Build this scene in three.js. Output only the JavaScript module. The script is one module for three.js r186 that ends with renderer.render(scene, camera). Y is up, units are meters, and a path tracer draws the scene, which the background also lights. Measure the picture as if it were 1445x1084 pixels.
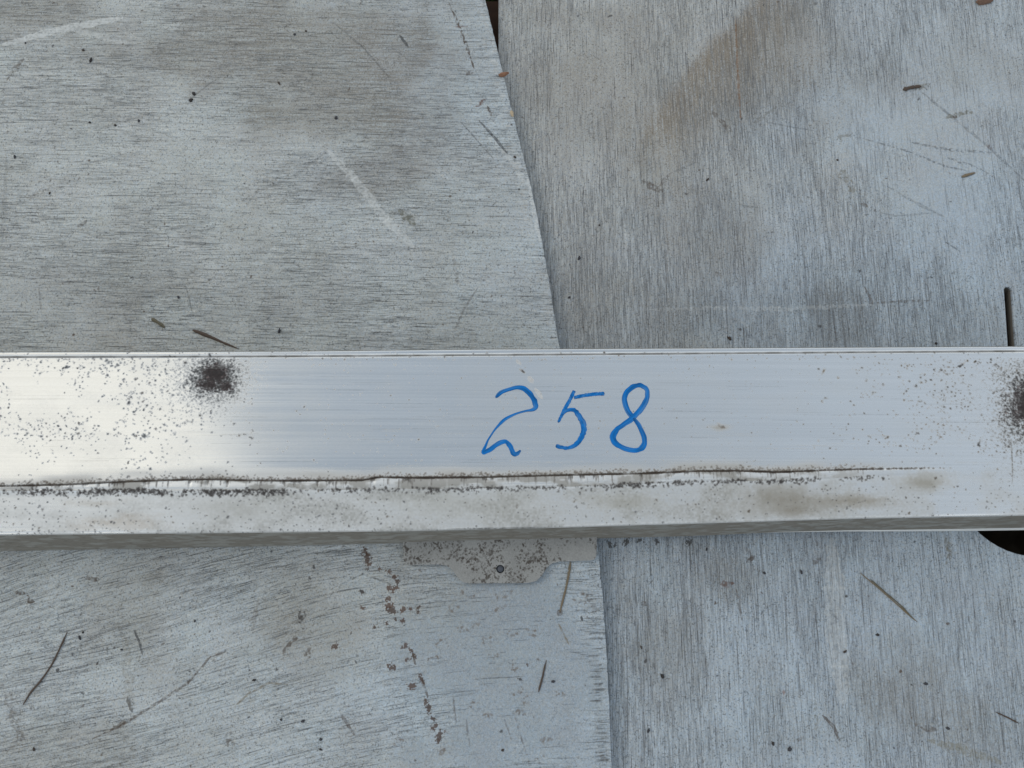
import * as THREE from 'three';
import { mergeGeometries, toCreasedNormals } from 'three/addons/utils/BufferGeometryUtils.js';

// ---------------------------------------------------------------- camera, sky, sun, exposure
const scene = new THREE.Scene();
const TILT = 14 * Math.PI / 180, DIST = 0.67, VFOV = 44;
const camera = new THREE.PerspectiveCamera(VFOV, 1024 / 768, 0.02, 200);
camera.position.set(0, Math.cos(TILT) * DIST, Math.sin(TILT) * DIST);
camera.up.set(0, 0, -1);
camera.lookAt(0, 0, 0);
const renderer = new THREE.WebGLRenderer({ antialias: true });
renderer.toneMapping = THREE.LinearToneMapping;
renderer.toneMappingExposure = 0.8;
renderer.shadowMap.enabled = true;

// seeded noise
function rngOf(seed) { let a = seed >>> 0; return () => { a = (a + 0x6d2b79f5) >>> 0; let t = Math.imul(a ^ (a >>> 15), 1 | a); t = (t + Math.imul(t ^ (t >>> 7), 61 | t)) ^ t; return ((t ^ (t >>> 14)) >>> 0) / 4294967296; }; }
const NT = new Float32Array(1 << 20); { const r = rngOf(7); for (let i = 0; i < NT.length; i++) NT[i] = r(); }
function vn(x, y, s = 0) {                                         // value noise, 0..1
  x += s * 37.17; y += s * 91.73;
  const xi = Math.floor(x), yi = Math.floor(y); let fx = x - xi, fy = y - yi;
  fx = fx * fx * (3 - 2 * fx); fy = fy * fy * (3 - 2 * fy);
  const x0 = xi & 1023, x1 = (xi + 1) & 1023, y0 = (yi & 1023) << 10, y1 = ((yi + 1) & 1023) << 10;
  const a = NT[y0 | x0], b = NT[y0 | x1], c = NT[y1 | x0], d = NT[y1 | x1];
  return a + (b - a) * fx + (c - a + (a - b - c + d) * fx) * fy;
}
function fbm(x, y, s, n = 4) { let v = 0, a = 0.5, t = 0; for (let i = 0; i < n; i++) { v += a * vn(x, y, s + i); t += a; x *= 2.03; y *= 2.03; a *= 0.5; } return v / t; }
const clamp = (v, a = 0, b = 1) => v < a ? a : v > b ? b : v;
const sst = (a, b, v) => { const t = clamp((v - a) / (b - a)); return t * t * (3 - 2 * t); };
const lerp = (a, b, t) => a + (b - a) * t;

// the sky: blue with a field of bright broken cloud, the same field from horizon to horizon
const SUN = new THREE.Vector3(-1.1, 1.0, -0.2).normalize();
const CLOUD = { sx: 1.629, ox: 5.234, oz: 109.963 };
{
  const W = 1024, H = 512, d = new Float32Array(W * H * 4);
  for (let j = 0; j < H; j++) for (let i = 0; i < W; i++) {
    const el = ((j + 0.5) / H - 0.5) * Math.PI, az = ((i + 0.5) / W - 0.5) * 2 * Math.PI;
    const y = Math.sin(el), x = Math.cos(el) * Math.cos(az), z = Math.cos(el) * Math.sin(az);
    let c;
    if (y > 0) {
      const k = 1 / (y + 0.06), X = x * k, Z = z * k;
      const low = Math.pow(1 - y, 0.6);
      c = [lerp(0.35, 1.0, low), lerp(0.43, 1.12, low), lerp(0.53, 1.26, low)];
      const n = fbm(X * CLOUD.sx + CLOUD.ox, Z * CLOUD.sx + CLOUD.oz, 3, 5);
      const m = sst(0.55, 0.585, n) * sst(0.0, 0.12, y);
      const b = 1.0 + 0.2 * (fbm(X * 2.6, Z * 2.6, 31, 4) - 0.5);
      c = [lerp(c[0], 1.24 * b, m), lerp(c[1], 1.23 * b, m), lerp(c[2], 1.15 * b, m)];
    } else c = [0.2, 0.19, 0.17];
    const o = (j * W + i) * 4; d[o] = c[0]; d[o + 1] = c[1]; d[o + 2] = c[2]; d[o + 3] = 1;
  }
  const t = new THREE.DataTexture(d, W, H, THREE.RGBAFormat, THREE.FloatType);
  t.mapping = THREE.EquirectangularReflectionMapping; t.magFilter = THREE.LinearFilter; t.needsUpdate = true;
  scene.background = t; scene.environment = t;
}
const sun = new THREE.DirectionalLight(new THREE.Color(1, 0.95, 0.88), 0.6);
sun.position.copy(SUN).multiplyScalar(5); sun.castShadow = true; sun.shadow.radius = 30; sun.shadow.mapSize.set(2048, 2048);
Object.assign(sun.shadow.camera, { left: -1, right: 1, top: 1, bottom: -1, near: 0.5, far: 12 });
scene.add(sun, sun.target);

// ---------------------------------------------------------------- helpers
// at(): a measured pixel of the 1445 x 1084 photograph as a point [x, z] in metres on the level of height h
const FOC = 542 / Math.tan(VFOV * Math.PI / 360), CT = Math.cos(TILT), ST = Math.sin(TILT);
function at(px, py, h = 0) {
  const a = (px - 722.5) / FOC, b = (py - 542) / FOC;
  const dy = -CT - b * ST, dz = -ST + b * CT, t = (h - CT * DIST) / dy;
  return [a * t, ST * DIST + dz * t];
}
const lineAt = (pts, h) => { const w = pts.map(([x, y]) => at(x, y, typeof h === 'function' ? h(x) : h)); return (x) => { let i = 1; while (i < w.length - 1 && x > w[i][0]) i++; const [x0, z0] = w[i - 1], [x1, z1] = w[i]; return z0 + (z1 - z0) * (x - x0) / (x1 - x0); }; };
const used = new Map();
const numbered = (n) => { const k = used.get(n) ?? 0; used.set(n, k + 1); return k ? n + '_' + String(k).padStart(3, '0') : n; };
function tag(o, label, category, group, kind) { if (label) o.userData.label = label; if (category) o.userData.category = category; if (group) o.userData.group = group; if (kind) o.userData.kind = kind; return o; }
function mesh(name, geo, mat, parent = scene) { const m = new THREE.Mesh(geo, mat); m.name = parent === scene ? numbered(name) : name; m.castShadow = m.receiveShadow = true; parent.add(m); return m; }
function thing(name, x, y, z) { const g = new THREE.Group(); g.name = numbered(name); g.position.set(x, y, z); scene.add(g); return g; }

// a sheet of colour, height, roughness and metalness laid out in metres: x0..x1 by z0..z1
class Sheet {
  constructor(w, h, x0, x1, z0, z1) {
    Object.assign(this, { w, h, x0, x1, z0, z1, sx: w / (x1 - x0), sz: h / (z1 - z0) });
    this.c = new Float32Array(w * h * 3); this.hgt = new Float32Array(w * h).fill(0.6); this.ro = new Float32Array(w * h).fill(0.8); this.me = new Float32Array(w * h);
  }
  each(f) { for (let j = 0; j < this.h; j++) for (let i = 0; i < this.w; i++) f(j * this.w + i, this.x0 + (i + 0.5) / this.sx, this.z0 + (j + 0.5) / this.sz); }
  put(k, col, a, dh = 0, met = -1, ro = -1) {
    const o = k * 3; this.c[o] += (col[0] - this.c[o]) * a; this.c[o + 1] += (col[1] - this.c[o + 1]) * a; this.c[o + 2] += (col[2] - this.c[o + 2]) * a;
    this.hgt[k] += dh * a; if (met >= 0) this.me[k] += (met - this.me[k]) * a; if (ro >= 0) this.ro[k] += (ro - this.ro[k]) * a;
  }
  // a soft-edged stroke through points in metres, broken up by noise of its own
  stroke(pts, wid, col, a, { dh = -0.25, rough = 0.5, fine = 0.0012, taper = true, met = -1, ro = -1, seed = 1 } = {}) {
    let tot = 0; for (let i = 1; i < pts.length; i++) tot += Math.hypot(pts[i][0] - pts[i - 1][0], pts[i][1] - pts[i - 1][1]);
    let run = 0;
    for (let i = 1; i < pts.length; i++) {
      const [ax, az] = pts[i - 1], [bx, bz] = pts[i], L = Math.hypot(bx - ax, bz - az); if (!L) continue;
      const m = wid + 0.0006;
      const i0 = Math.max(0, Math.floor((Math.min(ax, bx) - m - this.x0) * this.sx)), i1 = Math.min(this.w - 1, Math.ceil((Math.max(ax, bx) + m - this.x0) * this.sx));
      const j0 = Math.max(0, Math.floor((Math.min(az, bz) - m - this.z0) * this.sz)), j1 = Math.min(this.h - 1, Math.ceil((Math.max(az, bz) + m - this.z0) * this.sz));
      for (let j = j0; j <= j1; j++) for (let ii = i0; ii <= i1; ii++) {
        const x = this.x0 + (ii + 0.5) / this.sx, z = this.z0 + (j + 0.5) / this.sz;
        let t = ((x - ax) * (bx - ax) + (z - az) * (bz - az)) / (L * L);
        if ((t < 0 && i > 1) || (t > 1 && i < pts.length - 1)) { if (t < -0.02 || t > 1.02) continue; } t = clamp(t);
        const d = Math.hypot(x - ax - t * (bx - ax), z - az - t * (bz - az)), u = (run + t * L) / tot;
        const ww = wid * 0.5 * (taper ? Math.sqrt(clamp(4.2 * u * (1 - u) + 0.12)) : 1) * (1 + rough * (vn(x / fine / 2, z / fine / 2, seed + 5) - 0.5) * 1.2);
        const edge = 0.6 / this.sx, cov = clamp((ww - d) / edge * 0.5 + 0.5);
        if (cov > 0) { const br = rough > 0 ? clamp(1 - rough * 1.9 * (vn(x / fine, z / fine, seed) - 0.32)) : 1; this.put(j * this.w + ii, col, a * cov * br, dh, met, ro); }
      }
      run += L;
    }
  }
  // an uneven spot of matter
  blob(x, z, r, col, a, { dh = 0.1, ragged = 0.6, met = -1, ro = -1, seed = 0, sq = 1, ang = 0 } = {}) {
    const R = r * 1.7 * Math.max(1, sq), ca = Math.cos(ang), sa = Math.sin(ang);
    const i0 = Math.max(0, Math.floor((x - R - this.x0) * this.sx)), i1 = Math.min(this.w - 1, Math.ceil((x + R - this.x0) * this.sx));
    const j0 = Math.max(0, Math.floor((z - R - this.z0) * this.sz)), j1 = Math.min(this.h - 1, Math.ceil((z + R - this.z0) * this.sz));
    for (let j = j0; j <= j1; j++) for (let i = i0; i <= i1; i++) {
      const dx = this.x0 + (i + 0.5) / this.sx - x, dz = this.z0 + (j + 0.5) / this.sz - z;
      const p = (dx * ca + dz * sa) / sq, q = -dx * sa + dz * ca, d = Math.hypot(p, q);
      const rr = r * (1 + ragged * (fbm((x + dx) / r * 1.6, (z + dz) / r * 1.6, seed + 11, 2) - 0.5) * 2);
      const cov = clamp((rr - d) * this.sx * 0.7 + 0.5); if (cov > 0) this.put(j * this.w + i, col, a * cov, dh, met, ro);
    }
  }
  textures(wrap = THREE.MirroredRepeatWrapping) {
    const { w, h } = this, n = w * h, C = new Uint8Array(n * 4), B = new Uint8Array(n * 4), O = new Uint8Array(n * 4);
    const lut = new Uint8Array(4097); for (let i = 0; i <= 4096; i++) { const v = i / 4096; lut[i] = Math.round(255 * (v <= 0.0031308 ? 12.92 * v : 1.055 * Math.pow(v, 1 / 2.4) - 0.055)); }
    for (let j = 0; j < h; j++) for (let i = 0; i < w; i++) {
      const k = j * w + i, o = ((h - 1 - j) * w + i) * 4;          // first row at v = 0 is the far z1 side
      for (let q = 0; q < 3; q++) C[o + q] = lut[Math.round(clamp(this.c[k * 3 + q]) * 4096)];
      B[o] = B[o + 1] = B[o + 2] = Math.round(clamp(this.hgt[k]) * 255);
      O[o] = 255; O[o + 1] = Math.round(clamp(this.ro[k]) * 255); O[o + 2] = Math.round(clamp(this.me[k]) * 255);
      C[o + 3] = B[o + 3] = O[o + 3] = 255;
    }
    const mk = (d, srgb) => { const t = new THREE.DataTexture(d, w, h, THREE.RGBAFormat); t.magFilter = t.minFilter = THREE.LinearFilter; t.wrapS = t.wrapT = wrap; if (srgb) t.colorSpace = THREE.SRGBColorSpace; t.needsUpdate = true; return t; };
    return { map: mk(C, true), bump: mk(B), orm: mk(O) };
  }
  uv(geo) { const p = geo.attributes.position, u = new Float32Array(p.count * 2); for (let i = 0; i < p.count; i++) { u[i * 2] = (p.getX(i) - this.x0) / (this.x1 - this.x0); u[i * 2 + 1] = 1 - (p.getZ(i) - this.z0) / (this.z1 - this.z0); } geo.setAttribute('uv', new THREE.BufferAttribute(u, 2)); return geo; }
}

// ---------------------------------------------------------------- levels of the place
const YR = -0.0095, GROUND = -0.07;                                 // left board top is y = 0; right board lies one thickness lower
const baseY = (x) => x < 0.05 ? 0.0006 : lerp(0.0006, YR + 0.0006, sst(0.05, 0.3, x));
const topY = (x) => 0.044 - 0.030 * x;

// ---------------------------------------------------------------- ground below the boards
{
  const g = new THREE.PlaneGeometry(1.6, 1.4, 220, 200); g.rotateX(-Math.PI / 2);
  const p = g.attributes.position, col = new Float32Array(p.count * 3);
  for (let i = 0; i < p.count; i++) {
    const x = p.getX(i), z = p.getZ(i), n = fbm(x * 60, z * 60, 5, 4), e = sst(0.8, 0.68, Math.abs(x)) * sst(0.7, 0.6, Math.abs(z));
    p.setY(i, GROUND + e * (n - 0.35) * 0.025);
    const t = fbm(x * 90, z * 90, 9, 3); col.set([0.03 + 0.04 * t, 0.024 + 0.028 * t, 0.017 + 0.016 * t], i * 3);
  }
  g.setAttribute('color', new THREE.BufferAttribute(col, 3)); g.computeVertexNormals();
  const far = new THREE.RingGeometry(0.62, 60, 48, 6); far.rotateX(-Math.PI / 2); far.translate(0, GROUND - 0.004, 0);
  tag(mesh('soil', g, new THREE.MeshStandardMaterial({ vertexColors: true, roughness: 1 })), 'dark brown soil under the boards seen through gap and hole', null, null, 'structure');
  tag(mesh('ground', far, new THREE.MeshStandardMaterial({ color: new THREE.Color(0.17, 0.15, 0.12), roughness: 1 })), null, null, null, 'structure');
}

// ---------------------------------------------------------------- left board: sheet of weathered plywood
const R = rngOf(2024);
const PX = DIST / FOC;                                             // metres per photograph pixel at the middle of the picture
const GREY = [0.06, 0.062, 0.064], BROWN = [0.075, 0.052, 0.036], RUST = [0.11, 0.045, 0.025], PALE = [0.66, 0.67, 0.65], TAN = [0.2, 0.17, 0.12];
const TL = new Sheet(2048, 2048, -0.47, 0.11, -0.37, 0.3);
const TR = new Sheet(2048, 2048, -0.05, 0.47, -0.37, 0.3);

function boardBase(S, grain, tint, smooth, stain, seed, body, worn) {
  S.each((k, x, z) => {
    const [p, q] = grain(x, z);
    const patch = fbm(x * 14, z * 14, seed, 4) - 0.5, mid = fbm(x * 45, z * 45, seed + 9, 4) - 0.5;
    const s1 = vn(p * 26, q * 900, seed + 20) - 0.5, s2 = vn(p * 90, q * 2100, seed + 21) - 0.5, s3 = vn(p * 9, q * 260, seed + 22) - 0.5, g = vn(x * 2600, z * 2600, seed + 23) - 0.5;
    const sm = smooth(x, z), gr = 1 - 0.85 * sm;
    const dot = vn(x * 1500, z * 1500, seed + 40), hue = vn(x * 1300, z * 1300, seed + 41) - 0.5;
    let L = body * (1 + 0.13 * patch + 0.10 * mid + gr * (0.10 * s1 + 0.24 * s2 + 0.08 * s3) + 0.30 * g + worn * sm) * (1 - 0.5 * (1 - 0.6 * sm) * sst(0.70, 0.9, dot)) * (1 + 0.14 * sst(0.3, 0.1, dot));
    const t = tint(x, z, patch, mid), o = k * 3;
    S.c[o] = L * (t[0] + 0.10 * hue); S.c[o + 1] = L * t[1]; S.c[o + 2] = L * (t[2] - 0.14 * hue);
    S.hgt[k] = 0.62 + gr * (0.14 * s1 + 0.12 * s2) + 0.06 * g; S.ro[k] = 0.82 + 0.1 * s1;
    // earth rubbed into the surface: keeps to the pores, so it has the grain of the wood and of grit
    const grit = 0.55 + 0.9 * (vn(x * 1500, z * 1500, seed + 30) - 0.5) + 0.9 * s2 + 0.8 * s1;
    let d = sst(0.5, 0.78, fbm(x * 22 + 3, z * 22, seed + 31, 4)) * 0.26;
    S.put(k, TAN, clamp(d * clamp(grit)), 0);
    const st = stain(x, z); for (const [col, a] of st) S.put(k, col, clamp(a * clamp(0.25 + 0.85 * grit)), 0);
  });
}
// splits and open pores along the grain
function checks(S, n, dirAt, density, len, wid, rnd, dark) {
  for (let i = 0; i < n; i++) {
    const x = lerp(S.x0, S.x1, rnd()), z = lerp(S.z0, S.z1, rnd()), dn = density(x, z); if (rnd() > dn) continue;
    const L = len * (0.25 + 1.5 * rnd() * rnd()), pts = []; let cx = x, cz = z; const N = 4;
    for (let q = 0; q <= N; q++) { pts.push([cx, cz]); const a = dirAt(cx, cz) + (rnd() - 0.5) * 0.05; cx += Math.cos(a) * L / N; cz += Math.sin(a) * L / N; }
    S.stroke(pts, wid * (0.55 + 0.9 * rnd() * rnd()), dark, 0.3 + 0.6 * rnd(), { dh: -0.55, rough: 0.35, fine: 0.0009, seed: (i % 17) });
  }
}
const px = (x, y, h) => at(x, y, h);
const spots = new Map();
const dab = (x, z, cx, cy, rx, ry, h, s) => { let c = spots.get(s); if (!c) spots.set(s, c = at(cx, cy, h)); const ex = (x - c[0]) / (rx * PX), ey = (z - c[1]) / (ry * PX), d2 = ex * ex + ey * ey; if (d2 > 3.7) return 0; const d = Math.sqrt(d2); return sst(1.25, 0.35, d + (fbm(x * 40, z * 40, s, 4) - 0.5) * 1.3); };

{ // left board surface
  const slope = (x, z) => -0.17 * sst(0.02, 0.2, z) * sst(0.06, -0.25, x) - 0.05 * sst(0.05, 0.2, z) + 0.015;
  const grain = (x, z) => [x, z - slope(x, z) * x + 0.0022 * (fbm(x * 9, z * 16, 70, 2) - 0.5)];
  const smooth = (x, z) => clamp(1.1 * dab(x, z, 720, 950, 150, 220, 0, 81) + 0.35 * dab(x, z, 640, 80, 90, 120, 0, 82) + 0.2 * dab(x, z, 450, 900, 200, 90, 0, 83));
  const tint = (x, z, pa, mi) => { const cool = clamp(sst(-0.25, 0.08, x + pa * 0.25) * 0.6 + 0.3 * sst(0.05, 0.2, z + pa * 0.1) + 0.3 * dab(x, z, 720, 950, 150, 220, 0, 81)); return [lerp(0.99, 0.89, cool) - 0.04 * mi, lerp(1.02, 1.0, cool), lerp(0.985, 1.08, cool)]; };
  const stain = (x, z) => [
    [[0.165, 0.138, 0.105], 0.55 * Math.max(dab(x, z, 400, 60, 300, 100, 0, 91), dab(x, z, 470, 130, 170, 90, 0, 92), 0.8 * dab(x, z, 60, 10, 110, 40, 0, 95))],
    [[0.17, 0.14, 0.11], 0.4 * Math.max(dab(x, z, 600, 190, 60, 60, 0, 93), dab(x, z, 520, 250, 90, 40, 0, 97), dab(x, z, 560, 70, 90, 60, 0, 99))],
    [[0.13, 0.12, 0.11], 0.2 * Math.max(dab(x, z, 120, 400, 130, 70, 0, 94), dab(x, z, 430, 420, 120, 60, 0, 98), dab(x, z, 250, 800, 260, 30, 0, 100))],
    [TAN, 0.35 * Math.max(dab(x, z, 430, 890, 90, 60, 0, 96), dab(x, z, 100, 1060, 130, 40, 0, 101), dab(x, z, 180, 870, 60, 60, 0, 102))]];
  boardBase(TL, grain, tint, smooth, stain, 100, 0.475, -0.2);
  const dir = (x, z) => { const e = 0.002, [, q0] = grain(x, z), [, q1] = grain(x + e, z), [, q2] = grain(x, z + e); return Math.atan2(-(q1 - q0), q2 - q0); };
  checks(TL, 90000, dir, (x, z) => (1 - 0.93 * smooth(x, z)) * clamp(0.12 + 2.4 * (fbm(x * 20, z * 30, 60, 3) - 0.28)), 0.013, 0.00026, R, [0.06, 0.063, 0.065]);
  checks(TL, 2600, dir, (x, z) => (1 - 0.9 * smooth(x, z)), 0.022, 0.00042, R, [0.05, 0.05, 0.05]);
}
{ // right board surface
  const grain = (x, z) => [z, x + 0.0025 * (fbm(x * 14, z * 7, 75, 2) - 0.5)];
  const smooth = (x, z) => clamp(dab(x, z, 1330, 200, 150, 170, YR, 84) + 0.5 * dab(x, z, 1300, 900, 160, 160, YR, 85));
  const tint = (x, z, pa, mi) => { const cool = clamp(sst(-0.28, 0.1, z + pa * 0.3) * 0.8 + 0.6 * sst(0.12, 0.3, x + pa * 0.2)); return [lerp(0.99, 0.88, cool) - 0.03 * mi, lerp(0.995, 1.0, cool), lerp(0.955, 1.10, cool)]; };
  const arc = [[1075, -20], [1052, 15], [1015, 45], [980, 85], [945, 130], [915, 175], [885, 230]];
  const arcX = lineAt(arc.slice().reverse().map(([x, y]) => [x, y]), YR);   // z of the arc over x
  const stain = (x, z) => {
    const d = (z - arcX(x)) / PX + (fbm(x * 50, z * 50, 110, 3) - 0.5) * 26;  // pixels inside the tide mark
    const [cx, cz] = at(1010, 80, YR), near = sst(280, 60, Math.hypot(x - cx, z - cz) / PX);
    return [[[0.2, 0.13, 0.066], 0.6 * sst(-22, 24, d) * sst(190, 10, d) * near], [[0.18, 0.15, 0.105], 0.36 * sst(-12, 20, d) * sst(230, 120, d) * sst(330, 180, Math.hypot(x - cx, z - cz) / PX)],
      [[0.17, 0.14, 0.105], 0.4 * Math.max(dab(x, z, 1120, 90, 150, 140, YR, 111), dab(x, z, 1000, 330, 110, 100, YR, 112), dab(x, z, 850, 110, 130, 150, YR, 118), 0.9 * dab(x, z, 830, 400, 60, 90, YR, 119))],
      [[0.12, 0.115, 0.105], 0.5 * Math.max(dab(x, z, 1185, 440, 50, 60, YR, 113), 0.7 * dab(x, z, 1000, 440, 110, 40, YR, 120))],
      [[0.18, 0.155, 0.115], 0.5 * Math.max(dab(x, z, 1260, 960, 80, 60, YR, 114), dab(x, z, 1340, 1010, 90, 70, YR, 115), 0.8 * dab(x, z, 940, 920, 60, 70, YR, 116), 0.8 * dab(x, z, 1030, 810, 40, 40, YR, 117), 0.6 * dab(x, z, 1120, 1040, 120, 50, YR, 121))]];
  };
  boardBase(TR, grain, tint, smooth, stain, 300, 0.45, 0.02);
  const dir = (x, z) => Math.PI / 2 + 0.02 * (vn(x * 20, z * 10, 66) - 0.5);
  checks(TR, 120000, dir, (x, z) => (1 - 0.9 * smooth(x, z)) * clamp(0.12 + 2.3 * (fbm(x * 30, z * 16, 62, 3) - 0.28)), 0.016, 0.00023, R, [0.115, 0.12, 0.126]);
  checks(TR, 2600, dir, (x, z) => (1 - 0.9 * smooth(x, z)), 0.03, 0.00034, R, [0.05, 0.045, 0.042]);
}
// marks measured on the photograph: [points in pixels, width in pixels, colour, strength, break-up]
const L = (S, h) => (pts, w, col, a, rough = 0.7, o = {}) => S.stroke(pts.map(([x, y]) => at(x, y, h)), w * PX, col, a, { rough, dh: 0.02, fine: 0.0014, seed: Math.round(pts[0][0]), ...o });
{
  const m = L(TL, 0);
  m([[5, 62], [35, 55], [80, 42], [130, 33], [172, 25]], 12, PALE, 0.66, 0.55); m([[95, 40], [140, 51], [180, 60]], 9, PALE, 0.32, 0.9);
  m([[462, 212], [500, 252], [545, 310], [583, 348]], 13, PALE, 0.5, 0.75); m([[745, 240], [752, 280], [762, 340]], 9, PALE, 0.55, 0.7); m([[690, 195], [720, 225], [745, 262]], 8, PALE, 0.35, 0.9);
  m([[10, 113], [20, 98], [32, 84]], 7, BROWN, 0.55, 0.9); m([[345, 294], [362, 271], [415, 248], [462, 213]], 5, GREY, 0.3, 0.7); m([[136, 184], [180, 169], [222, 158]], 5, GREY, 0.28, 0.8);
  m([[9, 222], [6, 290], [2, 350]], 6, GREY, 0.22, 0.6); m([[110, 234], [150, 224], [185, 215]], 3, GREY, 0.3); m([[148, 107], [165, 113]], 3, GREY, 0.5);
  m([[474, 35], [510, 65], [550, 110]], 3, GREY, 0.5); m([[564, 50], [576, 66]], 4.5, GREY, 0.85, 0.3); m([[550, 65], [575, 84], [597, 82]], 3, GREY, 0.35); m([[676, 170], [697, 193], [716, 217]], 4, GREY, 0.75, 0.5); m([[650, 172], [675, 200], [697, 225]], 2.5, GREY, 0.55);
  m([[633, 3], [645, 30], [657, 60], [669, 97]], 4, BROWN, 0.85, 1.0); m([[640, 38], [660, 37]], 3, RUST, 0.6); m([[672, 150], [685, 140]], 6, RUST, 0.8, 1); m([[657, 106], [668, 101]], 7, BROWN, 0.6, 1); m([[688, 150], [693, 163]], 4, BROWN, 0.8);
  m([[563, 296], [573, 306], [585, 316]], 12, [0.1, 0.095, 0.06], 0.7, 0.8); m([[215, 450], [232, 461]], 5, TAN, 0.9, 0.4); m([[262, 402], [271, 440]], 2.5, GREY, 0.55); m([[640, 470], [655, 435], [675, 405]], 3, BROWN, 0.4); m([[641, 365], [646, 400]], 7, BROWN, 0.3, 1);
  m([[265, 142], [300, 115], [318, 106]], 2.5, GREY, 0.35); m([[55, 405], [58, 440]], 3, GREY, 0.4); m([[40, 280], [75, 260]], 8, BROWN, 0.35, 1.2); m([[110, 320], [122, 312]], 7, BROWN, 0.5, 1);
  // lower part
  m([[130, 1043], [170, 1024], [210, 1000], [265, 964], [297, 927], [318, 920]], 3.4, BROWN, 0.7, 0.7); m([[155, 1032], [185, 1015]], 6, BROWN, 0.6, 0.9); m([[330, 998], [352, 978], [380, 964], [406, 966]], 3, TAN, 0.7); m([[189, 889], [196, 905], [201, 924]], 3, GREY, 0.85, 0.4); m([[180, 985], [186, 1004]], 5, GREY, 0.75, 0.8); m([[150, 905], [152, 925]], 3, GREY, 0.4);
  m([[428, 860], [425, 875], [428, 886]], 9, [0.05, 0.045, 0.04], 0.9, 1); m([[400, 922], [412, 905], [420, 900]], 6, BROWN, 0.7, 1.1); m([[435, 930], [436, 915]], 9, BROWN, 0.55, 1.2); m([[322, 1035], [328, 1055]], 10, BROWN, 0.6, 1.2); m([[355, 890], [365, 845]], 8, BROWN, 0.3, 1.2);
  m([[0, 965], [10, 985], [30, 1045], [10, 1060]], 10, BROWN, 0.4, 1.3); m([[120, 815], [140, 818]], 6, BROWN, 0.8, 0.9); m([[22, 836], [35, 838]], 5, BROWN, 0.8, 0.9); m([[38, 847], [48, 849]], 6, BROWN, 0.85, 0.9); m([[178, 900], [180, 960], [184, 1000]], 12, TAN, 0.3, 0.9);
  for (const [x, y, r] of [[515, 778, 4], [519, 788, 4.5], [521, 797, 2.5], [519, 803, 2], [536, 803, 2], [548, 807, 3], [557, 815, 4], [561, 821, 3], [556, 832, 3.5], [549, 830, 2.5], [548, 846, 3.5], [549, 855, 4], [553, 862, 4], [568, 861, 3], [579, 860, 2], [590, 858, 2.5], [590, 864, 2], [546, 880, 2.5], [558, 874, 2], [568, 876, 2.5], [572, 912, 3], [580, 918, 3], [583, 926, 3.5], [573, 932, 2], [594, 958, 3], [597, 963, 2.5], [601, 990, 3], [605, 1000, 3.5], [611, 1015, 2.5], [613, 1026, 3], [620, 1040, 4], [510, 835, 3], [528, 885, 2], [472, 912, 3.5], [512, 858, 2], [553, 942, 4], [582, 968, 4], [628, 1033, 2]])
    TL.blob(...at(x, y, 0), r * PX * 0.92, ((k) => [0.095 * k, 0.052 * k, 0.034 * k])(0.55 + 0.6 * R()), 0.85, { seed: x, ragged: 1.15, sq: 1 + 0.8 * R(), ang: R() * 3 });
  m([[582, 920], [586, 938]], 3, BROWN, 0.9, 0.4); m([[595, 955], [604, 985]], 2.5, BROWN, 0.7, 0.8); m([[470, 830], [512, 810], [560, 828], [620, 812]], 2, GREY, 0.6, 0.9); m([[805, 790], [800, 825], [790, 864]], 3.5, TAN, 0.95, 0.4); m([[788, 868], [792, 861]], 7, BROWN, 0.8, 0.6); m([[788, 880], [803, 910]], 2.5, TAN, 0.8); m([[771, 932], [766, 955], [760, 977]], 3, BROWN, 0.8, 0.5);
  m([[820, 870], [822, 876]], 3, GREY, 0.95, 0.1); m([[640, 985], [643, 1022]], 3, BROWN, 0.55); m([[658, 1015], [663, 1052]], 3, BROWN, 0.45); m([[712, 1015], [722, 1045]], 2.5, BROWN, 0.45); m([[727, 1012], [742, 1062]], 3, BROWN, 0.5); m([[480, 1007], [500, 1037]], 4, BROWN, 0.65); m([[507, 833], [514, 838]], 4, GREY, 0.8);
  for (const [x, y, r] of [[652, 887, 6], [672, 882, 5], [710, 837, 10], [705, 860, 9], [722, 893, 6], [750, 893, 6], [696, 927, 5], [725, 943, 6], [625, 907, 7], [690, 905, 8], [728, 975, 9], [735, 986, 8], [790, 978, 5], [560, 1050, 8], [670, 996, 6], [690, 1012, 5], [730, 1002, 9], [770, 1045, 7], [822, 848, 9], [825, 840, 5], [660, 840, 7], [612, 930, 6], [755, 1070, 10], [627, 1060, 8], [640, 860, 6]])
    for (let i = 0; i < 7; i++) { const [bx, bz] = at(x + (R() - 0.5) * r * 2.6, y + (R() - 0.5) * r * 1.6, 0); TL.blob(bx, bz, (0.6 + 1.2 * R()) * PX, [0.15, 0.115, 0.085], 0.25 + 0.4 * R(), { seed: i, sq: 1 + R(), ang: R() * 3 }); }
  // splintered, lighter edge fibres
  for (let i = 0; i < 260; i++) { const y = R() * 480; const [ex, ez] = at(688 + y * 0.214 - 2 - R() * R() * 16, y, 0); TL.stroke([[ex, ez], [ex - 0.002 - 0.004 * R(), ez + 0.0005 * (R() - 0.5)]], 0.0007, R() < 0.75 ? PALE : [0.35, 0.28, 0.2], 0.35, { dh: 0.1 }); }
  for (let i = 0; i < 120; i++) { const y = 790 + R() * 290; const [ex, ez] = at(844 + (y - 790) * 0.065 - R() * 10, y, 0); TL.stroke([[ex, ez], [ex - 0.003 - 0.006 * R(), ez + 0.0008 * R()]], 0.0006, [0.06, 0.055, 0.05], 0.5, { dh: -0.4 }); }
}
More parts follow.
